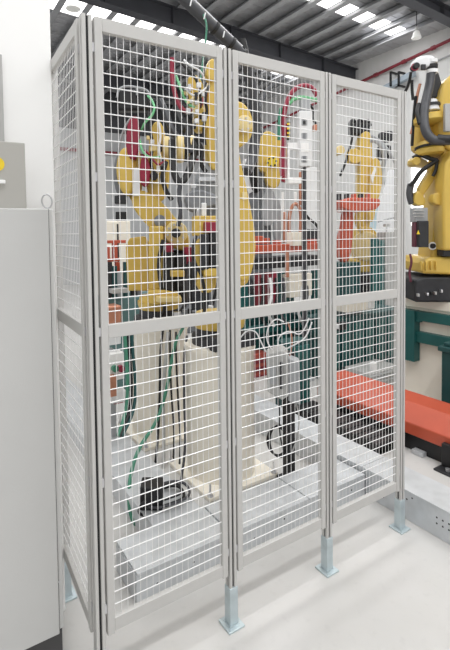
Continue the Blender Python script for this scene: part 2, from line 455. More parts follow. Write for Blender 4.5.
# ================================================================== ROBOTS
class Plane:
    def __init__(s, o, a):
        s.o = V(o); s.a = V((a[0], a[1], 0)).normalized(); s.b = V((-s.a.y, s.a.x, 0))
        if s.b.dot(fw) < 0: s.b = -s.b
    def q(s, px, py, off=0.0):
        d = ray(px, py); o = s.o+s.b*off
        return CAM+d*((o-CAM).dot(s.b)/d.dot(s.b))
    def poly(s, pts, off=0, ch=2): 
        p = [s.q(x, y, off) for x, y in pts]
        return chaikin(p, ch) if ch else p
    def link(s, name, pts, wd, m, parent, off=0, ch=1, bevel=.012):
        return MB().prism(s.poly(pts, off, ch), s.b*wd).build(name, m, parent, bevel, 3)
    def drum(s, name, px, py, r, wd, m, parent, off=0, n=28):
        c = s.q(px, py, off)
        b = MB(); b.lathe(c-s.b*wd, s.b, [(0, r*.86), (wd*.12, r*.97), (wd*.3, r), (2*wd, r)], n)
        return b.build(name, m, parent)
    def hose(s, name, pts, r, m, parent, n=8):
        return MB().tube([s.q(*p) for p in pts], r, n).build(name, m, parent)
    def block(s, name, x0_, y0_, x1_, y1_, wd, m, parent, off=0, bevel=.006):
        return MB().prism([s.q(x0_, y0_, off), s.q(x1_, y0_, off), s.q(x1_, y1_, off), s.q(x0_, y1_, off)], s.b*wd).build(name, m, parent, bevel, 2)
    def ring(s, name, px, py, r, tr, m, parent, off=0):
        c = s.q(px, py, off)
        return MB().tube([c+(s.a*math.cos(t)+V((0, 0, 1))*math.sin(t))*r for t in [i*math.pi/12 for i in range(24)]], tr, 8, 0, True).build(name, m, parent)

def bolts(P, parent, px, py, R, r, n, off, m='steel'):
    c = P.q(px, py, off)
    for i in range(n):
        t = i*2*math.pi/n+.2; p = c+(P.a*math.cos(t)+V((0, 0, 1))*math.sin(t))*R
        MB().cyl(p-P.b*.008, p+P.b*.008, r, n=6).build('bolt', m, parent)

# ---- robot on the nearer pedestal
ra = thing('industrial_robot', A0, 'yellow robot arm on the nearer cream pedestal, its arm rising past the second post', 'robot')
P = Plane(A0, (.93, -.37))
MB().lathe(A0+V((0, 0, 0)), (0, 0, 1), [(0, .175), (.05, .175), (.055, .15), (.10, .145)], 40).build('base', 'dark', ra)
MB().box(A0+V((-.17, -.205, .0)), A0+V((.13, -.14, .085))).build('connector_panel', 'dark', ra, .004)
MB().lathe(A0+V((0, 0, .10)), (0, 0, 1), [(0, .155), (.035, .165), (.055, .165), (.06, .15), (.09, .145)], 40).build('turret', 'yellow', ra)
P.link('turret_cheek', [(196, 292), (214, 292), (216, 272), (222, 262), (221, 238), (192, 238), (193, 262), (199, 266)], .04, 'yellow', ra, -.15)
P.link('shoulder_housing', [(222, 288), (243, 288), (252, 264), (251, 240), (242, 228), (226, 228)], .06, 'yellow', ra, .05)
P.link('lower_arm', [(226, 248), (231, 274), (243, 283), (252, 266), (254, 238), (247, 200), (239, 164), (232, 128), (222, 122), (219, 150)], .055, 'yellow', ra, .0)
P.link('elbow_housing', [(220, 110), (232, 103), (242, 106), (250, 119), (250, 136), (244, 146), (230, 152), (218, 140)], .07, 'yellow', ra, .0, 2)
P.link('forearm', [(217, 172), (207, 170), (205, 140), (205, 95), (209, 78), (217, 74), (226, 80), (232, 112), (230, 140)], .06, 'yellow', ra, .04)
P.link('forearm_tip', [(205, 80), (206, 64), (212, 59), (219, 62), (216, 74), (212, 84)], .035, 'yellow', ra, -.02)
P.link('wrist_casting', [(194, 133), (193, 114), (200, 108), (207, 112), (207, 132)], .045, 'yellow', ra, -.04)
P.drum('gear_cover', 244, 124, .05, .02, 'pyel', ra, -.10)
bolts(P, ra, 244, 124, .036, .006, 6, -.118)
for x0_, y0_, x1_, y1_, m_ in ((200, 234, 208, 270, 'dark'), (209, 232, 217, 268, 'black'), (203, 268, 217, 276, 'yellow')):
    P.block('servo_motor', x0_, y0_, x1_, y1_, .035, m_, ra, -.2)
P.block('motor_cap', 204, 222, 215, 233, .035, 'crim', ra, -.2)
P.block('junction_box', 193, 216, 222, 236, .05, 'yellow', ra, -.13)
P.block('name_plate', 242, 192, 247, 200, .004, 'pyel', ra, -.058, .001)
P.hose('motor_cable', [(196, 236, -.2), (192, 250, -.24), (195, 265, -.22), (202, 275, -.2), (206, 300, -.2), (203, 318, -.2)], .010, 'black', ra)
P.hose('motor_cable', [(218, 240, -.2), (221, 262, -.22), (218, 285, -.22), (212, 305, -.2)], .010, 'black', ra)
for pts, r, m_ in (([(172, 58, -.05), (172, 78, -.05), (175, 96, -.08), (183, 112, -.1), (194, 110, -.1), (203, 102, -.06), (206, 92, 0)], .014, 'crim'),
                   ([(176, 76, -.05), (181, 90, -.1), (187, 104, -.12), (196, 108, -.1)], .008, 'lgreen'),
                   ([(181, 62, -.05), (188, 70, -.1), (196, 78, -.1), (201, 92, -.08), (200, 108, -.08)], .010, 'black'),
                   ([(184, 60, -.08), (190, 66, -.12), (200, 70, -.1), (204, 78, -.06)], .006, 'offw'),
                   ([(186, 88, -.14), (192, 96, -.16), (199, 94, -.14), (206, 88, -.1)], .006, 'offw'),
                   ([(209, 86, -.12), (204, 98, -.14), (208, 112, -.12), (203, 126, -.1), (205, 145, -.1)], .009, 'black'),
                   ([(184, 118, -.06), (190, 128, -.06), (186, 142, -.06), (192, 152, -.06)], .020, 'hose')):
    P.hose('hose', pts, r, m_, ra)
P.link('hose_bracket', [(186, 80), (193, 74), (200, 78), (206, 92), (204, 128), (196, 132), (191, 112)], .012, 'yellow', ra, .0)
P.link('hose_bracket', [(188, 100), (196, 96), (200, 104), (198, 118), (190, 116)], .02, 'pyel', ra, -.09)
for i in range(20):
    x_ = 183+random.random()*20; y_ = 80+random.random()*44
    P.block('valve', x_, y_, x_+2.6+random.random()*2, y_+3+random.random()*3, .012, random.choice(['steel', 'pyel', 'black', 'offw', 'dark']), ra, -.11-random.random()*.06, .002)
# spot welding gun carried by the robot: grey castings
P.link('weld_gun_body', [(190, 186), (199, 166), (212, 160), (221, 166), (222, 190), (214, 205), (200, 214), (190, 210)], .055, 'lgrey', ra, .06)
P.link('weld_gun_arm', [(183, 196), (196, 188), (219, 196), (221, 205), (204, 208), (188, 214)], .03, 'grey', ra, -.04)
P.link('weld_gun_yoke', [(192, 206), (204, 200), (220, 205), (222, 226), (212, 232), (196, 226)], .035, 'grey', ra, .02)
P.block('gun_plate', 198, 178, 216, 182, .05, 'galv', ra, -.02, .002)
P.block('gun_actuator', 201, 203, 206, 222, .02, 'offw', ra, -.06)
P.block('gun_actuator', 196, 209, 199, 224, .014, 'steel', ra, -.06)
P.hose('hose', [(172, 140, -.1), (172, 160, -.1), (175, 178, -.12), (181, 184, -.12), (188, 174, -.1), (193, 158, -.06), (196, 140, .0)], .022, 'black', ra)
P.hose('hose', [(196, 140, -.02), (203, 150, -.03), (200, 164, -.04), (206, 172, -.02)], .014, 'black', ra)
P.hose('hose', [(181, 182, -.12), (178, 196, -.12), (182, 210, -.14), (178, 226, -.12)], .014, 'hose', ra)
P.block('gun_label', 191, 184, 196, 188, .004, 'offw', ra, -.02, .001)

# ---- robot on the rear pedestal
rb = thing('industrial_robot', B0, 'yellow robot arm on the rear cream pedestal, with a round yellow gearbox cover', 'robot')
Q = Plane(B0, (.90, -.43))
MB().lathe(B0, (0, 0, 1), [(0, .19), (.06, .19), (.066, .15), (.12, .145)], 40).build('base', 'dark', rb)
MB().lathe(B0+V((0, 0, .12)), (0, 0, 1), [(0, .15), (.04, .16), (.06, .16), (.065, .15), (.10, .14)], 40).build('turret', 'yellow', rb)
Q.link('turret_foot', [(148, 303), (148, 290), (163, 289), (178, 292), (180, 303)], .06, 'yellow', rb, -.18, 0, .01)
Q.block('column_casting', 149, 226, 163, 292, .06, 'yellow', rb, -.10, .012)
Q.link('side_cover', [(128, 290), (126, 246), (130, 238), (145, 236), (149, 242), (149, 290)], .06, 'yellow', rb, .10, 0)
Q.link('lower_arm', [(134, 190), (148, 192), (164, 204), (178, 222), (190, 238), (188, 250), (174, 250), (156, 234), (140, 218), (131, 204)], .06, 'yellow', rb, -.02)
Q.link('shoulder_cover', [(128, 196), (126, 158), (133, 150), (142, 152), (142, 200), (136, 206)], .07, 'yellow', rb, .08)
Q.drum('pivot_cover', 176, 233, .085, .03, 'pyel', rb, -.11)
bolts(Q, rb, 176, 233, .062, .009, 8, -.145)
Q.drum('pivot_hub', 176, 233, .035, .02, 'dark', rb, -.15)
Q.drum('pin_cap', 160, 221, .045, .02, 'grey', rb, -.09)
# round gearbox cover: dark rim behind, yellow dome in front
Q.link('gearbox_rim', [(113.5, 178), (115, 160), (121, 149), (130, 151), (134, 170), (131, 192), (124, 201), (117, 196)], .06, 'grey', rb, .06, 2, .02)
Q.link('gearbox_cover', [(116, 172), (118, 156), (124, 147), (132, 150), (136, 168), (135, 190), (128, 198), (120, 190)], .05, 'yellow', rb, -.03, 2, .03)
Q.link('upper_arm', [(146, 196), (148, 160), (150, 132), (155, 122), (162, 124), (166, 140), (170, 162), (168, 196), (158, 204)], .05, 'yellow', rb, .03)
for px, py, r in ((166, 148, .088), (180, 149, .105), (191, 146, .08)):
    MB().lathe(Q.q(px-4, py, .02), Q.a, [(0, r*.8), (.012, r), (.05, r), (.062, r*.85)], 30).build('motor_drum', 'pyel', rb)
    MB().lathe(Q.q(px+3.8, py, .02), Q.a, [(0, r*.92), (.028, r*.92)], 30).build('drum_band', 'black', rb)
MB().cyl(Q.q(160, 149, .02), Q.q(197, 148, .02), .05, n=20).build('wrist_shaft', 'dark', rb)
Q.link('water_manifold', [(126, 152), (127, 128), (131, 118), (138, 117), (140, 134), (138, 158), (132, 162)], .045, 'crim', rb, -.05)
Q.link('water_manifold', [(140, 184), (140, 162), (144, 156), (150, 162), (150, 182), (146, 188)], .04, 'crim', rb, -.09)
Q.block('motor_cap', 165, 243, 173, 252, .04, 'crim', rb, -.17)
Q.block('motor_cap', 184, 247, 191, 264, .04, 'crim', rb, -.12)
Q.block('label_plate', 133.4, 168, 139.4, 196, .006, 'offw', rb, -.10, .001)
Q.block('dark_backing', 164, 250, 192, 304, .03, 'black', rb, .03)  # black block added behind the motors to darken the gaps between parts
Q.block('servo_motor', 164, 252, 174, 292, .05, 'black', rb, -.16)
Q.block('servo_motor', 176, 254, 186, 286, .05, 'dark', rb, -.13)
Q.block('servo_motor', 115, 196, 127, 204, .05, 'dark', rb, .0)
Q.block('connector', 116, 212, 127, 221, .05, 'black', rb, .0)
Q.block('yellow_bracket', 170, 270, 184, 276, .07, 'yellow', rb, -.20)
Q.block('yellow_bracket', 156, 296, 181, 301, .07, 'pyel', rb, -.25)
Q.drum('roller', 154, 176, .03, .03, 'dark', rb, -.08)
for pts, r, m_ in (([(141, 131, -.05), (145, 122, -.1), (152, 116, -.12), (155, 108, -.1), (152, 100, -.05), (148, 96, 0)], .009, 'lgreen'),
                   ([(140, 140, -.1), (142, 152, -.14), (150, 158, -.15), (160, 157, -.12)], .008, 'lgreen'),
                   ([(148, 112, -.05), (150, 128, -.08), (153, 146, -.1), (150, 164, -.1), (156, 178, -.1)], .012, 'black'),
                   ([(158, 120, -.05), (161, 136, -.06), (158, 150, -.08), (163, 166, -.08), (160, 184, -.06)], .010, 'offw'),
                   ([(132, 116, 0), (124, 128, 0), (120, 142, .02), (118, 156, .06)], .008, 'lgrey'),
                   ([(166, 162, -.1), (162, 176, -.14), (165, 190, -.12), (172, 200, -.1)], .018, 'black'),
                   ([(163, 240, -.16), (158, 262, -.2), (160, 282, -.22), (166, 306, -.2), (160, 322, -.2)], .014, 'black'),
                   ([(190, 262, -.16), (186, 282, -.2), (188, 300, -.2), (178, 316, -.2)], .014, 'hose'),
                   ([(145, 150, -.1), (152, 158, -.14), (158, 166, -.14), (165, 160, -.12)], .008, 'crim'),
                   ([(160, 100, .1), (166, 112, .05), (170, 126, .0), (176, 136, .0)], .026, 'hose'),
                   ([(176, 100, .1), (178, 118, .05), (186, 130, .0)], .03, 'black')):
    Q.hose('hose', pts, r, m_, rb)
Q.hose('hose_bridge', [(117, 97, .05), (118, 90, .05), (124, 86, .05), (136, 87, .05), (148, 90, .05), (150, 97, .05)], .009, 'lgrey', rb)
Q.hose('hose_bridge', [(137, 87, .05), (137, 95, .05)], .009, 'lgrey', rb)
Q.block('hose_carrier', 118, 91, 149, 112, .05, 'black', rb, .12, .02)
for i in range(10):
    x_ = 146+random.random()*16; y_ = 122+random.random()*55
    Q.block('valve', x_, y_, x_+2.4+random.random()*2, y_+3+random.random()*4, .014, random.choice(['steel', 'pyel', 'yellow', 'black', 'offw', 'dark']), rb, -.09-random.random()*.06, .002)
for i in range(12):
    x_ = 152+random.random()*64; y_ = 302+random.random()*18
    Q.block('connector', x_, y_, x_+3+random.random()*5, y_+3+random.random()*6, .02, random.choice(['steel', 'grey', 'black', 'offw', 'dark', 'black']), rb, -.24-random.random()*.04, .003)

# ---- overhead hose trunk
ct0 = aty(243, 55, 1.2); ct1 = aty(184, -1, 1.2); dr = (ct1-ct0).normalized(); ctop = ct0+dr*((roof_z(0)-.15-ct0.z)/dr.z) if dr.z > .25 else ct1+dr*2
ht = thing('hose_conduit', ct0, 'thick charcoal hose trunk with white tags slanting down from the roof to the robots', 'hose')
end = [aty(248, 70, 1.25), aty(255, 105, 1.3), aty(256, 135, 1.35), aty(252, 162, 1.35), aty(246, 172, 1.3)]
MB().tube([ct1+dr*1.6+V((0, 0, .9)), ct1+dr*.9, ct1, (ct0+ct1)/2, ct0]+end, .039, 16).build('tube', 'hose', ht)
for t in (.08, .30, .62):
    p = ct1.lerp(ct0, t); MB().obox(p+V((-.012, -.042, -.014)), (.004, 0, 0), (0, .003, 0), (.006, 0, .022)).build('tag', 'offw', ht)
for t in (.5, .78, 1.0):
    p = ct1.lerp(ct0, t); MB().cyl(p-dr*.012, p+dr*.012, .046, n=20).build('clamp', 'black', ht)
MB().tube([ct1.lerp(ct0, t)+V((0, -.02, .034)) for t in (-.3, 0, .3, .6, .95)], .009, 8).build('air_line', 'steel', ht)
MB().tube([aty(203, 14, 1.17), aty(207, 24, 1.15), aty(206, 38, 1.15), aty(203, 60, 1.15), aty(200, 84, 1.1)], .007, 8).build('air_line', 'green', ht)
# ================================================================== REAR WORK STATION behind the middle panel
YT = 2.2
def Y(px, py, y=YT): return aty(px, py, y)
def pxbox(px0, py0, px1, py1, y, dep, mb=None):
    a = aty(px0, py1, y); b_ = aty(px1, py0, y)
    mb = mb or MB()
    return mb.box((a.x, y, min(a.z, b_.z)), (b_.x, y+dep, max(a.z, b_.z)))
ft = thing('welding_fixture', (Y(290, 300).x, YT+.2, 0), 'orange-red topped welding fixture on teal legs behind the middle fence panel', 'fixture')
pxbox(256, 243, 322, 254, YT, .10).build('top_beam', 'orange', ft, .008)
pxbox(250, 255, 322, 270, YT+.04, .3).build('under_beam', 'dark', ft, .008)
zl = aty(300, 272, YT).z
for px in (241, 281, 316):
    a = aty(px, 272, YT+.06); b_ = aty(px+7, 272, YT+.06); MB().box((a.x, YT+.06, 0), (b_.x, YT+.14, zl)).build('leg', 'teal', ft, .004)
for px in (256, 266, 272):
    a = aty(px, 272, YT+.02); b_ = aty(px+4.2, 272, YT+.02)
    MB().box((a.x, YT-.0, zl-.42), (b_.x, YT+.05, zl+.02)).build('red_clamp', 'crim' if px == 272 else 'red', ft, .004)
for px, h in ((258, 236), (264, 238), (276, 240), (300, 241), (311, 239)):
    pxbox(px, h, px+6, 244, YT+.02, .06).build('locator_block', 'orange', ft, .004)
MB().box((aty(241, 300, YT).x, YT+.05, .45), (aty(322, 300, YT).x, YT+.12, .53)).build('cross_rail', 'teal', ft, .004)
MB().cyl(aty(287, 250, YT-.03), aty(287, 277, YT-.03), .022, n=16).build('copper_bus', 'copper', ft)
pxbox(290, 273, 312, 298, YT-.06, .12).build('valve_box', 'cream', ft, .006)
pxbox(293, 232, 305, 246, YT-.05, .1).build('cable_box', 'cream', ft, .006)
for px in (262, 270, 276, 283, 300, 306):
    b = MB(); b.tube([aty(px, 278, YT-.02), aty(px+2, 296, YT-.08), aty(px-3, 312, YT-.1), aty(px+4, 326, YT-.06)], .016, 8)
    b.build('cable', random.choice(['black', 'offw', 'steel', 'hose', 'offw']), ft)
# copper loop and bars
W = Plane(aty(296, 215, YT+.15), (.86, -.5))
cw = thing('copper_busbar_set', aty(296, 245, YT+.1), 'set of copper coloured bars with a loop, standing on the orange fixture beam', 'busbar')
W.hose('loop', [(289, 238), (289, 216), (292, 206), (296, 203), (300, 208), (301, 218), (300, 236)], .020, 'copper', cw)
W.block('bar', 299, 172, 305, 205, .02, 'copper', cw)
W.block('bar', 302, 205, 306, 240, .02, 'copper', cw)
W.block('bar', 283, 212, 286, 243, .02, 'copper', cw)
W.block('rod', 281.5, 192, 284, 230, .012, 'white', cw)
W.block('rod', 294, 192, 296.5, 202, .012, 'white', cw)
# pale board behind the fixture with black cable
bd = thing('backing_board', aty(314, 245, YT+.6), 'pale grey speckled board with a black cable behind the fixture', 'board')
pxbox(303, 168, 324, 246, YT+.55, .03).build('panel', 'offw', bd, .003)
MB().tube([aty(305, 214, YT+.5), aty(309, 219, YT+.5), aty(315, 223, YT+.5), aty(319, 229, YT+.5)], .018, 8).build('cable', 'black', bd)
pxbox(307, 229, 318, 242, YT+.4, .1).build('dark_box', 'dark', bd, .004)
zt = aty(310, 246, YT+.55).z
a = aty(306, 246, YT+.58)
for px in (305, 319): MB().box((aty(px, 246, YT+.56).x, YT+.56, 0), (aty(px+3, 246, YT+.56).x, YT+.59, zt)).build('stand_leg', 'lgrey', bd)
# white pneumatic valve terminal on a grey mast, crimson and green hose arches
vt = thing('valve_terminal', (aty(304, 200, 1.9).x, 1.9, 0), 'white valve terminal with square windows on a grey mast under red and green hoses', 'valve unit')
Wv = Plane(aty(304, 140, 1.9), (.9, -.44))
Wv.block('housing', 298, 112, 311, 167, .045, 'offw', vt, 0, .008)
Wv.block('neck', 300, 100, 309, 114, .035, 'lgrey', vt, 0, .006)
for y_ in (119, 133, 156):
    Wv.block('window', 301.5, y_, 307, y_+6.5, .006, 'grey', vt, -.045, .002)
Wv.block('window_inset', 303, 121, 306, 124, .004, 'dark', vt, -.052, .001)
Wv.block('label_plate', 301, 143, 308.5, 152, .005, 'white', vt, -.046, .001)
Wv.block('gusset', 287, 143, 298, 150, .02, 'white', vt, .02, .004)
Wv.block('gusset', 287, 150, 289, 184, .02, 'white', vt, .02, .004)
Wv.block('tray', 287, 178, 300, 184, .05, 'white', vt, .0, .003)
mz = Wv.q(304, 166).z
mp = Wv.q(304, 166, .03)
MB().box((mp.x-.02, mp.y-.02, 0), (mp.x+.02, mp.y+.02, mz)).build('mast', 'hose', vt, .004)
MB().box((mp.x-.07, mp.y-.07, 0), (mp.x+.07, mp.y+.07, .012)).build('mast_foot', 'lgrey', vt, .003)
Wv.hose('crimson_hose', [(283, 172), (284, 140), (283, 118), (287, 100), (295, 88), (305, 85), (313, 88), (317, 96)], .024, 'crim', vt, 12)
Wv.hose('crimson_hose', [(282, 176), (281, 158), (284, 140), (286, 124)], .02, 'crim', vt, 12)
Wv.hose('green_hose', [(289, 104), (293, 99), (302, 97), (311, 99), (320, 101)], .020, 'lgreen', vt, 12)
Wv.hose('green_hose', [(279, 140), (279, 120), (281, 108)], .016, 'green', vt)
Wv.hose('black_hose', [(309, 104), (314, 110), (312, 118), (316, 124)], .012, 'black', vt)
Wv.block('air_fitting', 313, 125, 317, 131, .03, 'copper', vt, .0)
Wv.block('hazard_strip', 287, 122, 290, 140, .01, 'black', vt, -.01, .001)
for y_ in (123, 127.5, 132, 136): Wv.block('hazard_stripe', 287.1, y_, 289.9, y_+2, .004, 'warn', vt, -.02, .0005)

# ---- third robot: wrist seen behind the middle panel
C0 = V((aty(262, 300, 2.9).x, 2.9, 0))
rc = thing('industrial_robot', C0, 'yellow robot wrist on a grey arm, seen between the hose and the valve terminal', 'robot')
T = Plane(C0, (.86, -.5))
zc = T.q(262, 292).z
MB().box((C0.x-.28, C0.y-.28, 0), (C0.x+.28, C0.y+.28, zc)).build('riser', 'dteal', rc, .01)
MB().lathe((C0.x, C0.y, zc), (0, 0, 1), [(0, .24), (.08, .24), (.09, .2), (.16, .19)], 32).build('base', 'dark', rc)
T.link('lower_arm', [(250, 288), (248, 240), (247, 196), (252, 172), (262, 168), (268, 190), (270, 240), (272, 288)], .10, 'grey', rc, .02)
T.link('wrist_casting', [(258, 170), (259, 140), (264, 132), (272, 134), (282, 142), (286, 152), (284, 164), (276, 172), (266, 176)], .09, 'yellow', rc, -.1)
T.link('tool_flange', [(264, 162), (274, 160), (279, 172), (279, 186), (272, 190), (265, 184)], .07, 'yellow', rc, -.16)
T.drum('axis_cover', 272, 162, .07, .03, 'warn', rc, -.22)
bolts(T, rc, 272, 162, .05, .012, 6, -.25, 'dark')
T.link('grey_housing', [(262, 190), (272, 188), (276, 206), (272, 226), (262, 226)], .08, 'lgrey', rc, -.12)
T.link('grey_gripper', [(272, 196), (281, 200), (281, 244), (273, 244)], .05, 'lgrey', rc, -.15)
T.hose('hose', [(264, 136, -.1), (258, 122, -.08), (260, 104, -.05), (266, 92, 0), (274, 84, 0), (284, 80, .05)], .03, 'hose', rc)
T.hose('hose', [(285, 158, -.14), (286, 172, -.16), (283, 182, -.16)], .03, 'crim', rc)
T.hose('hose', [(245, 160, -.1), (250, 170, -.12), (247, 182, -.1), (252, 192, -.1)], .04, 'offw', rc)

h2 = MB().tube([aty(241, 40, 2.3), aty(247, 66, 2.3), aty(253, 88, 2.3), aty(256, 112, 2.35), aty(256, 140, 2.5), aty(252, 170, 2.7), aty(256, 190, 2.85)], .05, 14).build('hose', 'black', rc)
for t in (92, 104, 116, 128):
    MB().cyl(aty(254+(t-92)*.06, t, 2.33), aty(254.4+(t-92)*.06, t+3, 2.33), .058, n=18).build('hose_clamp', 'grey', h2)
# white panel added in place of a daylight slit beyond
ws = thing('daylight_slit_panel', (aty(255, 300, 3.9).x, 3.9, 0), 'white panel standing in for a daylight slit far behind the yellow lower arm', 'cover')
a = aty(250, 256, 3.9); b_ = aty(259.5, 222, 3.9)
MB().box((a.x, 3.9, 0), (b_.x, 4.15, b_.z)).build('panel', 'white', ws, .01)
MB().box((a.x+.05, 3.89, b_.z-.16), (a.x+.17, 3.9, b_.z-.06)).build('grey_inset', 'grey', ws, .003)

# ================================================================== LOW MACHINERY behind the first two panels
tc = thing('machine_cabinet', (1.9, 2.5, 0), 'dark teal machine base standing behind the pedestals', 'machine')
a = aty(234, 318, 2.46); b_ = aty(322, 318, 2.46)
MB().box((a.x-.2, 2.46, 0), (b_.x, 2.585, aty(250, 320, 2.46).z)).build('body', 'dteal', tc, .01)
for i in range(6):
    xx = a.x+(b_.x-a.x)*i/5.5
    MB().box((xx, 2.44, .1), (xx+.10, 2.462, .62)).build('access_panel', 'teal', tc, .004)
rx = thing('red_motor_unit', aty(260, 380, 2.3), 'small red motor unit on the floor behind the nearer pedestal', 'motor')
a = aty(253, 385, 2.2); b_ = aty(271, 353, 2.2)
MB().box((a.x, 2.25, a.z), (b_.x, 2.42, b_.z)).build('housing', 'brick', rx, .01)
MB().box((a.x+.01, 2.23, 0), (b_.x-.01, 2.42, a.z)).build('base', 'black', rx, .01)
for i in range(3): MB().box((a.x+.02, 2.24, b_.z-.10-.09*i), (b_.x-.02, 2.252, b_.z-.05-.09*i)).build('vent_louver', 'red', rx, .003)

tu = thing('machine_cabinet', (2.2, 1.42, 0), 'dark teal low cabinet behind the junction box stand, next to the floor duct', 'machine')
MB().box((2.07, 1.36, 0), (2.34, 1.50, .60)).build('body', 'dteal', tu, .008)
for i in range(3): MB().box((2.08+.087*i, 1.345, .05), (2.15+.087*i, 1.361, .56)).build('access_panel', 'teal', tu, .004)

# junction box stand
J = atz(289, 478, 0.006)
jb = thing('junction_box_stand', (J.x, J.y, 0), 'black post stand holding two pale grey junction boxes behind the middle panel', 'stand')
zt = aty(289, 392, J.y).z
MB().box((J.x-.028, J.y-.028, 0), (J.x+.028, J.y+.028, zt+.25)).build('post', 'black', jb, .004)
MB().box((J.x-.05, J.y-.06, 0), (J.x+.08, J.y+.06, .012)).build('foot_plate', 'dark', jb, .003)
PJ = Plane(V((J.x, J.y, 1)), (.75, -.66))
PJ.link('junction_box', [(266, 352), (282, 347), (288, 352), (288, 392), (282, 396), (268, 388)], .07, 'boxg', jb, -.09, 0, .006)
PJ.link('junction_box', [(288, 356), (299, 360), (300, 402), (288, 398)], .05, 'lgrey', jb, -.07, 0, .006)
PJ.block('gland_row', 280, 362, 283, 388, .02, 'dark', jb, -.165, .002)
PJ.block('box_lid_label', 270, 366, 276, 384, .004, 'lgrey', jb, -.163, .001)
for pts, m_ in (([(272, 350, -.1), (266, 340, -.1), (268, 326, -.1), (276, 318, -.1), (284, 322, -.1)], 'offw'),
                ([(278, 348, -.1), (278, 336, -.12), (290, 330, -.12), (300, 336, -.1), (306, 326, -.1), (309, 318, -.1)], 'offw'),
                ([(284, 350, -.1), (296, 344, -.12), (306, 338, -.12), (312, 322, -.1)], 'offw'),
                ([(290, 356, -.1), (293, 340, -.1), (288, 322, -.1)], 'copper'),
                ([(276, 392, -.12), (280, 408, -.1), (279, 430, -.1), (283, 450, -.08)], 'black'),
                ([(296, 402, -.1), (300, 420, -.1), (297, 440, -.1), (292, 452, -.1)], 'boxg'),
                ([(240, 338, -.1), (247, 330, -.1), (256, 331, -.1), (260, 340, -.1), (266, 352, -.1)], 'offw')):
    PJ.hose('cable', pts, .0042, m_, jb)
cc = PJ.q(277, 441, -.08)
b = MB()
for k_ in range(3):
    b.tube([cc+V((0, -.012*k_, .004*k_))+(PJ.a*math.cos(t)*.058+V((0, 0, 1))*math.sin(t)*(.085+.006*k_)) for t in [i*math.pi/12 for i in range(24)]], .005, 8, 0, True)
b.build('cable_coil', 'black', jb)

# cables hanging down the pedestals
def cable(name, pts, r, m_, label, grp=None):
    o = MB().tube(pts, r, 8).build(name, m_); return tag(o, label, 'cable', grp)
f1 = 1.33   # y just in front of the rear pedestal
cab = [([(163, 330, 1.40), (160, 352, 1.37), (160, 390, 1.36), (158, 440, 1.3), (153, 484, 1.22)], .009, 'black', 'black cable hanging down the rear pedestal, first one from the side fence'),
       ([(170, 330, 1.40), (170, 352, 1.34), (171, 392, 1.32), (175, 440, 1.26), (171, 484, 1.12)], .007, 'black', 'thin black cable hanging down the rear pedestal, between the green one and the drum'),
       ([(176, 332, 1.34), (176, 356, 1.28), (178, 400, 1.26), (181, 446, 1.2), (178, 482, 1.05)], .007, 'black', 'thin black cable hanging in the gap between the two pedestals'),
       ([(187, 336, 1.1), (184, 352, 1.02), (184, 400, 1.0), (186, 446, 1.0), (180, 488, .92)], .008, 'hose', 'charcoal cable hanging against the side of the nearer pedestal'),
       ([(168, 332, 1.38), (166, 356, 1.33), (163, 390, 1.31), (164, 440, 1.24), (163, 480, 1.14)], .012, 'boxg', 'pale grey cable hanging beside the green hose')]
for pts, r, m_, lb in cab: cable('cable', [aty(*p) for p in pts], r, m_, lb, 'cables hanging down the pedestals')
cable('hose', [aty(183, 328, 1.35), aty(176, 340, 1.30), aty(172, 358, 1.28), aty(166, 394, 1.24), aty(156, 424, 1.16), aty(138, 448, 1.02), aty(129, 480, .9), aty(129, 508, .80), aty(134, 524, .74), aty(141, 527, .74)], .011, 'green', 'long green hose curving from the robots down to the floor duct')
for k_, (dx, m_) in enumerate(((0, 'green'), (4, 'black'), (8, 'dteal'))):
    cable('cable', [aty(124+dx, 328, 1.25), aty(126+dx*.8, 350, 1.22), aty(128+dx, 384, 1.18), aty(126+dx, 412, 1.14), aty(118+dx*.5, 436, 1.05)], .011, m_,
          ['dark green cable dropping beside the push-button box', 'black cable dropping beside the push-button box', 'teal cable dropping close to the rear pedestal'][k_], 'cables by the push-button box')
# black cable connector box with loops
kb = thing('cable_connector_box', atz(152, 500, .13), 'black connector box with coiled cables lying at the foot of the pedestals', 'connector box')
P2 = Plane(atz(152, 504, .135), (.86, -.5))
P2.block('housing', 141, 482, 163, 505, .05, 'black', kb, .0, .006)
for r_, z_ in ((.10, 0), (.13, .012), (.085, .024)):
    c = atz(166, 496, .145)+V((0, 0, z_))
    MB().tube([c+V((math.cos(t)*r_, math.sin(t)*r_*.8, .006*math.sin(3*t))) for t in [i*math.pi/12 for i in range(24)]], .007, 8, 0, True).build('cable_loop', 'black' if r_ < .12 else 'hose', kb)
P2.hose('cable', [(146, 500, -.06), (140, 506, -.08), (138, 514, -.06), (148, 516, -.06)], .007, 'black', kb)

# push-button boxes at far left behind the first panel
pb = thing('push_button_station', (aty(112, 400, 1.5).x, 1.5, 0), 'white push-button station with a green and a red button, inside the fence corner', 'control station')
px0 = aty(112, 470, 1.5)
MB().box((aty(109, 400, 1.5).x, 1.5, .13), (aty(116, 400, 1.5).x, 1.56, aty(110, 350, 1.5).z)).build('post', 'lgrey', pb, .004)
pxbox(108, 352, 124, 382, 1.42, .08).build('button_box', 'white', pb, .006)
for px, m_ in ((114, 'green'), (120, 'crim')):
    p = aty(px, 368, 1.42); MB().cyl(p+V((0, -.03, 0)), p+V((0, .004, 0)), .022, n=20).build('push_button', m_, pb)
pxbox(107, 333, 121, 346, 1.46, .1).build('terminal_box', 'offw', pb, .005)
pxbox(108, 376, 117, 398, 1.36, .06).build('cover', 'copper', pb, .004)
pxbox(112, 390, 126, 404, 1.4, .06).build('tray', 'offw', pb, .003)
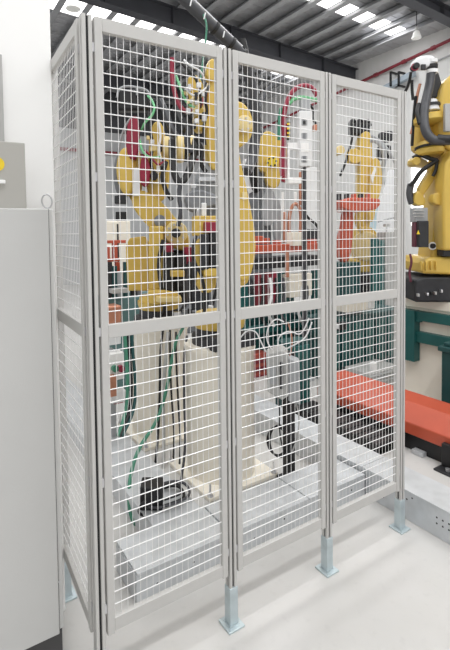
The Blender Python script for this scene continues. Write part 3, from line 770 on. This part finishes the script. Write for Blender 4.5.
pxbox(114, 401.5, 128, 404.5, 1.39, .012).build('red_strip', 'crim', pb, .002)

# teal machine and orange frame seen behind the first panel, low left
tm = thing('machine_cabinet', (aty(135, 320, 2.7).x, 2.7, 0), 'grey-teal machine base inside the fence corner with pipes on top', 'machine')
zt = aty(135, 297, 2.6).z
MB().box((aty(104, 320, 2.6).x, 2.6, 0), (aty(170, 320, 2.6).x, 2.95, zt)).build('body', mat('grey_teal', (.10, .19, .19), .45, 0, .1, 6), tm, .01)
pxbox(113, 288, 128, 294, 2.5, .1).build('bracket', 'boxg', tm, .004)
for px, t_, m_ in ((109, 262, 'dark'), (114, 266, 'dteal'), (119, 272, 'lgrey'), (126, 262, 'dteal'), (133, 270, 'black'), (139, 276, 'grey')):
    MB().cyl(aty(px, 298, 2.66), aty(px, t_, 2.66), .03, n=14).build('pipe', m_, tm)
pxbox(106, 305, 122, 330, 2.4, .16).build('pink_cover', 'copper', tm, .02)
of = thing('clamp_frame', (aty(115, 262, 2.75).x, 2.75, zt), 'small orange-red clamp frame standing on the grey-teal machine base', 'frame')
for bx_ in ((108, 240, 126, 243.5), (108, 258, 120, 262), (114, 243, 117.5, 259), (107, 247, 110, 262), (108, 262, 111, 293.5), (117, 262, 120, 293.5)):
    pxbox(*bx_, 2.75, .06).build('bar', 'orange', of, .004)
cb = thing('cream_cabinet', (aty(115, 260, 3.3).x, 3.3, 0), 'pale cream cabinet standing behind the orange clamp frame', 'cabinet')
MB().box((aty(104, 250, 3.3).x, 3.3, 0), (aty(131, 250, 3.3).x, 3.7, aty(110, 221, 3.3).z)).build('body', 'cream', cb, .01)
MB().box((aty(118, 250, 3.3).x-.008, 3.29, .3), (aty(118, 250, 3.3).x+.008, 3.3, aty(110, 224, 3.3).z)).build('door_gap', 'dark', cb)
# grey machine behind the robots, closing the view under the weld gun
gm = thing('machine_cabinet', (2.6, 4.5, 0), 'grey machine frame with dark panels far behind the two robots', 'machine')
a = aty(186, 300, 4.4); b_ = aty(236, 300, 4.4)
MB().box((a.x, 4.4, 0), (b_.x+.4, 4.9, aty(200, 246, 4.4).z)).build('body', 'grey', gm, .02)
for i in range(4):
    xx = a.x+.1+.42*i; MB().box((xx, 4.37, .3), (xx+.3, 4.41, 1.15)).build('panel', ['dark', 'lgrey', 'dark', 'dteal'][i], gm, .01)

# ================================================================== BEHIND THE END PANEL
YD = 3.2
D0 = aty(364, 292, YD)
rd = thing('industrial_robot', (D0.x, YD, 0), 'small yellow robot with a grey hose arch far behind the end fence panel', 'robot')
D = Plane(D0, (.86, -.5))
MB().box((D0.x-.35, YD-.3, 0), (D0.x+.35, YD+.3, D0.z)).build('riser', 'dteal', rd, .01)
MB().lathe((D0.x, YD, D0.z), (0, 0, 1), [(0, .28), (.16, .28), (.18, .22), (.3, .2)], 32).build('base', 'dark', rd)
D.link('turret', [(350, 272), (352, 256), (374, 256), (376, 270)], .2, 'yellow', rd, 0, 1, .02)
D.link('lower_arm', [(355, 262), (352, 240), (358, 226), (372, 228), (376, 244), (372, 262)], .12, 'yellow', rd, -.05)
D.drum('shoulder_cover', 366, 246, .22, .03, 'pyel', rd, -.2)
D.link('column_casting', [(357, 232), (358, 180), (357, 142), (361, 132), (369, 134), (370, 160), (369, 232)], .1, 'yellow', rd, 0)
D.link('forearm', [(366, 222), (368, 192), (370, 160), (376, 158), (380, 170), (380, 188), (374, 206), (372, 222)], .08, 'yellow', rd, -.12)
D.link('forearm_slot', [(371, 176), (375, 166), (376, 170), (372, 184)], .01, 'offw', rd, -.205, 0, .001)
D.link('motor_housing', [(347, 164), (347, 150), (356, 149), (359, 154), (359, 164)], .08, 'yellow', rd, -.05, 1)
D.link('motor_housing', [(335, 156), (335, 147), (342, 146), (344, 154)], .08, 'pyel', rd, -.05, 1)
D.block('counterweight', 350, 124, 368, 136, .1, 'black', rd, .05, .03)
D.block('counterweight', 380, 132, 391, 142, .1, 'dark', rd, .15, .03)
D.block('cable_box', 378, 146, 389, 160, .1, 'black', rd, .3, .03)
for px in (351, 358, 365): D.hose('hose', [(px, 128, -.05), (px-1, 122, -.03), (px+3, 120, 0), (px+5, 126, .03)], .03, 'black', rd)
D.hose('hose', [(370, 140, -.1), (377, 141, -.12), (383, 148, -.1), (385, 160, -.05), (381, 172, 0), (383, 186, 0)], .035, 'lgrey', rd, 12)
D.hose('hose', [(371, 136, 0), (379, 140, 0), (388, 150, 0), (396, 164, 0)], .025, 'lgrey', rd, 12)
D.hose('hose', [(340, 176, -.1), (346, 162, -.1), (352, 140, -.05), (354, 130, 0)], .018, 'black', rd)
D.hose('hose', [(362, 232, -.25), (356, 222, -.28), (358, 208, -.25), (364, 204, -.2)], .035, 'yellow', rd)

og = thing('weld_table', (aty(352, 300, 2.9).x, 2.9, 0), 'orange-red round weld table on a curved orange column, behind the end panel', 'table')
G = Plane(aty(352, 205, 2.9), (.86, -.5))
G.link('top', [(334, 199), (372, 199), (374, 204), (368, 212), (336, 212)], .25, 'orange', og, 0, 1, .02)
G.link('column', [(343, 210), (352, 210), (351, 232), (348, 262), (338, 262), (338, 238), (342, 226)], .1, 'orange', og, 0, 2, .02)
c = G.q(344, 262); MB().box((c.x-.16, c.y-.16, 0), (c.x+.16, c.y+.16, c.z)).build('foot', 'dteal', og, .01)
for px in (337, 345, 352, 359, 366): G.block('clamp', px, 194, px+3.4, 200, .05, 'dark' if px % 2 else 'orange', og, .0, .004)
# white sheet added in place of a blown-out daylight opening
pc = thing('daylight_sheet', aty(392, 290, 3.6), 'white sheet with a pale blue edge standing in for daylight behind the end panel', 'curtain')
Pc = Plane(aty(388, 230, 3.6), (.86, -.5))
Pc.link('sheet', [(388, 170), (392, 169), (398, 173), (404, 178), (404, 250), (374, 250), (374, 214), (379, 203), (384, 190), (387, 178)], .012, 'sheet', pc, 0, 1, .004)
Pc.link('edge_tint', [(374, 248), (370, 248), (369, 214), (374, 204), (380, 198), (377, 212), (376, 228)], .010, 'psheet', pc, -.03, 1, .002)  # bluish tint of the daylight's edge, painted as a strip
Pc.hose('rail', [(378, 222, -.06), (392, 218, -.06), (404, 216, -.06)], .012, 'lgrey', pc)
a = Pc.q(389, 250); 
MB().box((a.x-.3, a.y+.02, 0), (a.x+.26, a.y+.05, a.z)).build('stand_panel', 'lgrey', pc, .004)
# teal posts and pale cabinet
for i, (px, m_, tp) in enumerate(((374, 'teal', 238), (380, 'teal', 240), (330, 'teal', 258))):
    a = aty(px, 300, 2.6); b_ = aty(px+4.5, 300, 2.6); z_ = aty(px, tp, 2.6).z
    o = MB().box((a.x, 2.6, 0), (b_.x, 2.66, z_)).build('machine_post', m_, None, .005)
    tag(o, ['teal square post beside the yellow turret behind the end panel', 'teal square post beside the pale sensor cabinet behind the end panel', 'teal square post at the edge of the end panel next to the third post'][i], 'post', 'teal posts')
sc_ = thing('sensor_cabinet', (aty(391, 300, 2.72).x, 2.72, 0), 'pale grey cabinet with a small mast on top, behind the end panel', 'cabinet')
z_ = aty(390, 232, 2.72).z; a = aty(386, 240, 2.72); b_ = aty(399, 240, 2.72)
MB().box((a.x, 2.72, 0), (b_.x, 2.87, z_)).build('body', 'boxg', sc_, .008)
MB().cyl(((a.x+b_.x)/2, 2.82, z_), ((a.x+b_.x)/2, 2.82, z_+.09), .012, n=12).build('mast', 'steel', sc_)
MB().box(((a.x+b_.x)/2-.05, 2.79, z_+.08), ((a.x+b_.x)/2+.05, 2.85, z_+.12)).build('sensor', 'boxg', sc_, .004)
for px, py in ((381, 236), (383, 244), (380, 252)):
    pass
# dark teal machine body below the middle rail of the end panel
dm = thing('machine_cabinet', (aty(365, 350, 1.9).x, 1.9, 0), 'dark teal ribbed machine body directly behind the orange beam', 'machine')
a = aty(326, 350, 1.75); b_ = aty(404, 350, 1.75); z_ = aty(365, 314, 1.75).z
MB().box((a.x, 1.75, 0), (b_.x, 2.08, z_)).build('body', 'dteal', dm, .01)
for i in range(7):
    xx = a.x+(b_.x-a.x)*(i+.2)/7; MB().box((xx, 1.725, .12), (xx+.13, 1.751, z_-.06)).build('rib_panel', 'teal', dm, .006)
pxbox(347, 300, 372, 313, 1.70, .3).build('cream_cover', 'cream', dm, .006)
pxbox(371, 299, 375, 309, 1.66, .05).build('limit_switch', 'offw', dm, .004)
pxbox(333, 324, 339, 330, 1.68, .06).build('sensor', 'offw', dm, .004)
pxbox(339, 322, 347, 331, 1.68, .05).build('gland', 'black', dm, .004)
z2 = aty(390, 369, 1.35).z
wb = thing('floor_unit', (aty(385, 380, 1.4).x, 1.4, 0), 'low light grey unit with a white sensor cap behind the orange beam', 'unit')
MB().box((aty(370, 380, 1.35).x, 1.35, 0), (aty(402, 380, 1.35).x, 1.65, z2)).build('body', 'boxg', wb, .006)
for i in range(3): MB().box((aty(371, 380, 1.34).x, 1.34, z2-.03-.035*i), (aty(401, 380, 1.34).x, 1.352, z2-.015-.035*i)).build('louver', 'galv', wb)
p = aty(373.5, 360, 1.4); MB().lathe((p.x, 1.4, z2), (0, 0, 1), [(0, .03), (.05, .035), (.08, .03), (.09, .012)], 16).build('sensor_cap', 'white', wb)

# ================================================================== ORANGE BEAM (runs along y)
bm_ = thing('guard_beam', (2.5, 1, 0), 'long orange-red guard beam on a black base, running back beside the fence end', 'beam')
pr = [(2.36, .115), (2.36, .195), (2.48, .295), (2.68, .295), (2.68, .115)]
MB().prism([(x_, .05, z_) for x_, z_ in pr], (0, 1.25, 0)).build('shell', 'orange', bm_, .008, 3)
MB().box((2.385, -1.2, 0), (2.66, 1.29, .115)).build('base', 'black', bm_, .004)
for yy in (-.35, .35, 1.2): MB().box((2.34, yy, .0), (2.40, yy+.08, .03)).build('floor_bracket', 'galv', bm_, .003)
f_ = atz(446, 468, .0)
fb = thing('stop_bracket', (f_.x, f_.y, 0), 'black steel bracket bolted down in front of the orange beam', 'bracket')
MB().box((f_.x-.02, f_.y-.12, .012), (f_.x+.08, f_.y+.02, .16)).build('upright', 'black', fb, .004)
MB().box((f_.x-.09, f_.y-.13, 0), (f_.x+.08, f_.y+.03, .012)).build('foot', 'dark', fb, .003)
MB().cyl((f_.x-.05, f_.y-.04, .012), (f_.x-.05, f_.y-.04, .03), .014, n=6).build('bolt', 'steel', fb)

kc = thing('cable_chain', (2.25, 1.0, 0), 'black cable chain lying on the floor along the far end of the orange beam', 'cable chain')
for i in range(9):
    MB().box((2.10, .52+.09*i, 0), (2.335, .60+.09*i, .085)).build('chain_link', 'black', kc, .006)
MB().box((2.12, .52, .01), (2.31, 1.32, .07)).build('cable_bundle', 'black', kc)

# ================================================================== RIGHT ROBOT AND ITS TABLE
XT = 3.3
zt = .905
tb = thing('robot_table', (3.9, .6, 0), 'cream and teal steel table carrying the big robot beyond the fence end', 'table')
MB().box((XT, -1.4, zt-.085), (4.75, 1.16, zt)).build('top_slab', 'cream', tb, .006)
MB().box((XT+.02, -1.4, 0), (4.7, 1.13, zt-.086)).build('cladding', 'cream', tb, .004)
for za, zb in ((.715, .798), (.52, .615)):
    MB().box((XT-.04, -1.4, za), (XT+.019, 1.16, zb)).build('rail', 'teal', tb, .004)
MB().box((XT-.07, .985, .345), (XT+.018, 1.16, .80)).build('corner_plate', 'teal', tb, .004)
MB().box((XT-.045, .95, .70), (XT+.0, 1.0, .725)).build('bracket', 'teal', tb, .003)
bn = thing('waste_bin', (XT-.3, .5, 0), 'dark green bin with a rim standing in front of the cream table', 'bin')
c0 = atx(441, 402, 2.98); c1 = atx(441, 347, 2.98)
MB().box((2.98, c0.y-.5, .0), (3.22, c0.y, c1.z-.03)).build('body', 'dteal', bn, .008)
MB().box((2.96, c0.y-.52, c1.z-.03), (3.24, c0.y+.02, c1.z+.01)).build('rim', 'dteal', bn, .006)
MB().box((2.99, c0.y-.5, c1.z+.011), (3.22, c0.y-.01, c1.z+.04)).build('lid', 'dteal', bn, .006)

E0 = V((aty(432, 300, .95).x+.28, .95, zt))
E0 = V((3.78, .80, zt))
re = thing('industrial_robot', E0, 'large yellow robot with black hoses on the cream table beyond the fence end', 'robot')
Ep = Plane(E0+V((0, -.25, 0)), (.80, -.60))
def EL(name, pts, wd, m_, off=0, ch=1, bevel=.02, parent=None): return Ep.link(name, pts, wd, m_, parent or re, off, ch, bevel)
bp_ = Ep.poly([(404, 299), (404, 277), (412, 274), (440, 274), (447, 279), (462, 280), (462, 297), (445, 300)], .10, 0)
for v in bp_:
    if v.z < zt+.05: v.z = zt
MB().prism(bp_, Ep.b*.26).build('base', 'dark', re, .02, 3)
MB().lathe(V((E0.x, E0.y, Ep.q(430, 276).z-.01)), (0, 0, 1), [(0, .27), (.05, .27), (.06, .24), (.11, .235)], 40).build('slew_ring', 'black', re)
for px, py, m_ in ((427, 294, 'steel'), (431, 293, 'black'), (435, 293, 'boxg'), (441, 291, 'steel'), (418, 295, 'boxg')):
    Ep.block('connector', px-1.0, py-1.5, px+1.0, py+1.5, .02, m_, re, -.17, .003)
EL('turret', [(411, 271), (411, 262), (416, 256), (470, 254), (470, 266), (446, 272)], .26, 'yellow', .08, 0, .02)
for i in range(4): Ep.block('turret_rib', 420+i*5, 261, 421.2+i*5, 270, .02, 'yellow', re, -.19, .004)
EL('shoulder_column', [(423, 262), (426, 236), (430, 200), (433, 168), (436, 150), (470, 150), (470, 262)], .15, 'yellow', .06, 0, .02)
EL('lower_arm', [(438, 250), (438, 200), (440, 165), (450, 150), (468, 150), (468, 250)], .10, 'yellow', -.16, 0, .02)
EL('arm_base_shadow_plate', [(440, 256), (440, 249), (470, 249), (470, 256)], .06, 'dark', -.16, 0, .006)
EL('gusset_block', [(430, 205), (431, 194), (437, 193), (444, 199), (442, 206)], .06, 'yellow', -.14, 1, .012)
EL('elbow_casting', [(430, 128), (432, 98), (438, 84), (450, 76), (474, 74), (474, 158), (446, 160), (434, 146)], .16, 'yellow', .04, 1, .02)
EL('rear_arm', [(413, 148), (415, 122), (420, 112), (432, 116), (434, 140), (430, 152), (418, 153)], .09, 'yellow', .10, 1, .02)
c = Ep.q(429, 118, -.10)
MB().lathe(c+V((0, 0, -.045)), V((0, .15, 1)), [(0, .10), (.01, .115), (.05, .115), (.065, .10), (.072, .05)], 36).build('axis_cover', 'yellow', re)
MB().lathe(Ep.q(430, 112, -.08), V((0, .15, 1)), [(0, .075), (.05, .07), (.09, .065)], 30).build('axis_collar', 'offw', re)
MB().lathe(Ep.q(430, 110, -.08)+V((0, 0, .02)), V((0, .15, 1)), [(0, .081), (.02, .081)], 30).build('axis_seal', 'black', re)
MB().lathe(Ep.q(430, 156, -.06), V((0, .1, 1)), [(0, .085), (.015, .11), (.05, .115), (.07, .10), (.12, .09)], 36).build('axis_cover', 'yellow', re)
MB().lathe(Ep.q(430, 150, -.06)+V((0, 0, .015)), V((0, .1, 1)), [(0, .118), (.018, .118)], 36).build('axis_seal', 'black', re)
Ep.block('side_plate', 444, 104, 456, 132, .02, 'boxg', re, -.20, .006)
Ep.drum('pivot_cap', 432.5, 246, .022, .02, 'dark', re, -.10)
Ep.ring('pivot_ring', 432.5, 246, .028, .006, 'offw', re, -.115)
cb_ = Ep.block('cable_cabinet', 415, 221, 425, 247, .08, 'dark', re, -.12, .006)
tri = [Ep.q(418.2, 230, -.203), Ep.q(416.6, 234.2, -.203), Ep.q(419.8, 234.2, -.203)]
MB().prism(tri, Ep.b*.0015).build('warning_triangle', 'warn', cb_)
Ep.block('cabinet_edge', 413.4, 222, 415, 247, .04, 'plum', re, -.11, .004)
Ep.block('plate_stack', 412.5, 208, 425, 222, .06, 'lgrey', re, -.10, .004)
for y_ in (210, 213, 216): Ep.block('plate_fin', 413, y_, 424, y_+1, .01, 'boxg', re, -.165, .001)
EL('link_rod', [(415, 204), (418, 188), (431, 166), (436, 168), (434, 178), (423, 194), (421, 206)], .04, 'yellow', -.02, 0, .01)
EL('wrist_link', [(408, 166), (410, 158), (416, 157), (428, 163), (427, 168), (415, 167)], .05, 'pyel', .02, 1, .012)
Ep.drum('wrist_band', 414.5, 162, .036, .055, 'yellow', re, -.03)
EL('tool_casting', [(413, 206), (412, 198), (416, 190), (422, 196), (424, 206)], .05, 'yellow', -.06, 1, .012)
for pts, r, m_ in (([(431, 72, -.12), (430, 84, -.13), (426, 100, -.16), (423.5, 116, -.2), (425, 131, -.24), (432, 140, -.26), (440, 141, -.28), (462, 140, -.28)], .036, 'hose'),
                   ([(437, 139, -.27), (446, 140, -.285), (462, 139, -.29)], .038, 'black'),
                   ([(419, 104, -.15), (417, 112, -.18), (420, 124, -.22)], .018, 'black'),
                   ([(416, 96, -.08), (414, 112, -.06), (413, 130, -.05), (412, 146, -.04)], .012, 'black'),
                   ([(420, 84, -.06), (416, 100, -.06), (415, 118, -.05), (411, 134, -.04)], .012, 'copper'),
                   ([(413, 158, -.04), (421, 154, -.08), (428, 158, -.1), (436, 160, -.12)], .018, 'black'),
                   ([(438, 160, -.12), (428, 166, -.12), (420, 172, -.1), (414, 182, -.08), (410, 186, -.06)], .018, 'black'),
                   ([(437, 162, -.12), (436, 170, -.12), (433, 176, -.12)], .014, 'black'),
                   ([(411, 184, -.05), (409, 194, -.05), (412, 204, -.06)], .028, 'hose'),
                   ([(410, 254, -.1), (412, 262, -.12), (409, 272, -.1), (411, 282, -.1)], .010, 'plum'),
                   ([(411, 72, -.1), (409, 84, -.06), (404, 94, -.02), (400, 102, .05)], .012, 'black'),
                   ([(412, 80, -.1), (412, 90, -.08), (413, 100, -.08)], .012, 'black')):
    Ep.hose('hose', pts, r, m_, re, 12)
# white gun head on top with the hose collar
EL('gun_housing', [(411.5, 63), (416, 58.5), (425, 57), (432, 58), (434, 63), (432, 68.5), (423, 69.5), (412.5, 69)], .055, 'offw', -.10, 1, .02)
Ep.drum('gun_mouth', 415, 67, .026, .04, 'black', re, -.18)
Ep.ring('gun_mouth_ring', 415, 67, .027, .004, 'crim', re, -.21)
Ep.block('gun_window', 421, 64.5, 425.5, 70, .01, 'dark', re, -.178, .003)
for y_ in (60, 65, 70): MB().cyl(Ep.q(431.5+(y_-60)*.06, y_, -.12), Ep.q(431.4+(y_-60)*.06, y_+3.4, -.12), .046, n=22).build('hose_collar', 'offw' if y_ != 65 else 'black', re)
EL('gun_support', [(430, 98), (432, 72), (436, 70), (440, 84), (438, 98)], .03, 'dark', -.02, 0, .006)

# ================================================================== RIGHT WALL SERVICES AND LAMPS
rp_ = thing('fire_pipe', (XR-.08, 5, 5.2), 'long dark red pipe running high along the side wall under the roof', 'pipe')
p0, p1 = atx(365, 80, XR-.09), atx(450, 40, XR-.09); dd = (p1-p0).normalized()
MB().cyl(p0-dd*4.5, p1+dd*2.0, .035, n=16).build('tube', 'red', rp_)
for t in (.15, .5, .83): 
    p = p0.lerp(p1, t); MB().cyl(p-dd*.04, p+dd*.04, .048, n=16).build('coupling', 'red', rp_)
    MB().box((p.x, p.y-.012, p.z-.012), (XR-.001, p.y+.012, p.z+.012)).build('hanger', 'rafter', rp_)
ty = thing('cable_tray', (XR-.14, 5.2, 4.5), 'pale blue-grey cable tray on black wall brackets below the red pipe', 'cable tray')
q0, q1 = atx(384, 89, XR-.14), atx(411, 75, XR-.14); dd = (q1-q0).normalized(); dd.z = 0
MB().obox((q0+q1)/2, (q1-q0)*.62, (.06, 0, 0), (0, 0, .06)).build('tray', mat('tray_blue_grey', (.36, .42, .48), .5), ty, .006)
for px in (393, 401):
    p = atx(px, 81, XR-.14)
    MB().box((p.x-.10, p.y-.02, p.z-.13), (XR-.001, p.y+.02, p.z-.095)).build('bracket_arm', 'black', ty)
    MB().box((p.x-.10, p.y-.02, p.z-.13), (p.x-.07, p.y+.02, p.z+.20)).build('bracket_upright', 'black', ty)
    MB().prism([(p.x-.08, p.y, p.z+.20), (XR-.001, p.y, p.z+.20), (XR-.001, p.y, p.z+.16), (p.x-.08, p.y, p.z+.16)], (0, .02, 0)).build('bracket_brace', 'black', ty)
tag(MB().cyl(atx(452, 54, XR-.03)+V((0, -.3, .02)), atx(425, 66, XR-.03), .016, n=10).build('wall_conduit', 'lgrey'), 'thin grey conduit on the side wall just below the red pipe', 'conduit')
def hibay(px, py, Yp, s, label):
    p = aty(px, py, Yp)
    r = thing('high_bay_lamp', p, label, 'lamp', 'high bay lamps')
    MB().lathe(p+V((0, 0, -.13*s)), (0, 0, 1), [(0, .135*s), (.03*s, .13*s), (.2*s, .075*s), (.22*s, .05*s)], 30).build('shade', 'lamp', r)
    MB().lathe(p+V((0, 0, .09*s)), (0, 0, 1), [(0, .05*s), (.1*s, .045*s), (.13*s, .02*s)], 20).build('ballast', 'boxg', r)
    MB().cyl(p+V((0, 0, .2*s)), V((p.x, p.y, roof_z(p.x)+.004)), .008, n=8).build('cord', 'black', r)
    return r
hibay(416.5, 34, 3.7, .62, 'white bell-shaped lamp hanging near the side wall above the big robot')
l2 = hibay(73, 2, 5.0, .75, 'grey bell-shaped lamp hanging under the roof above the side fence panel')
# wall boxes and dark red pipe on the rear wall
p0, p1 = aty(100, 152, YB-.08), aty(140, 155, YB-.08)
MBp = MB().cyl(V((p0.x-3, YB-.08, p0.z)), V((p1.x+4.2, YB-.08, p0.z)), .05, n=12).build('fire_pipe', 'red')
tag(MBp, 'dark red pipe running across the rear wall behind the first robots', 'pipe')
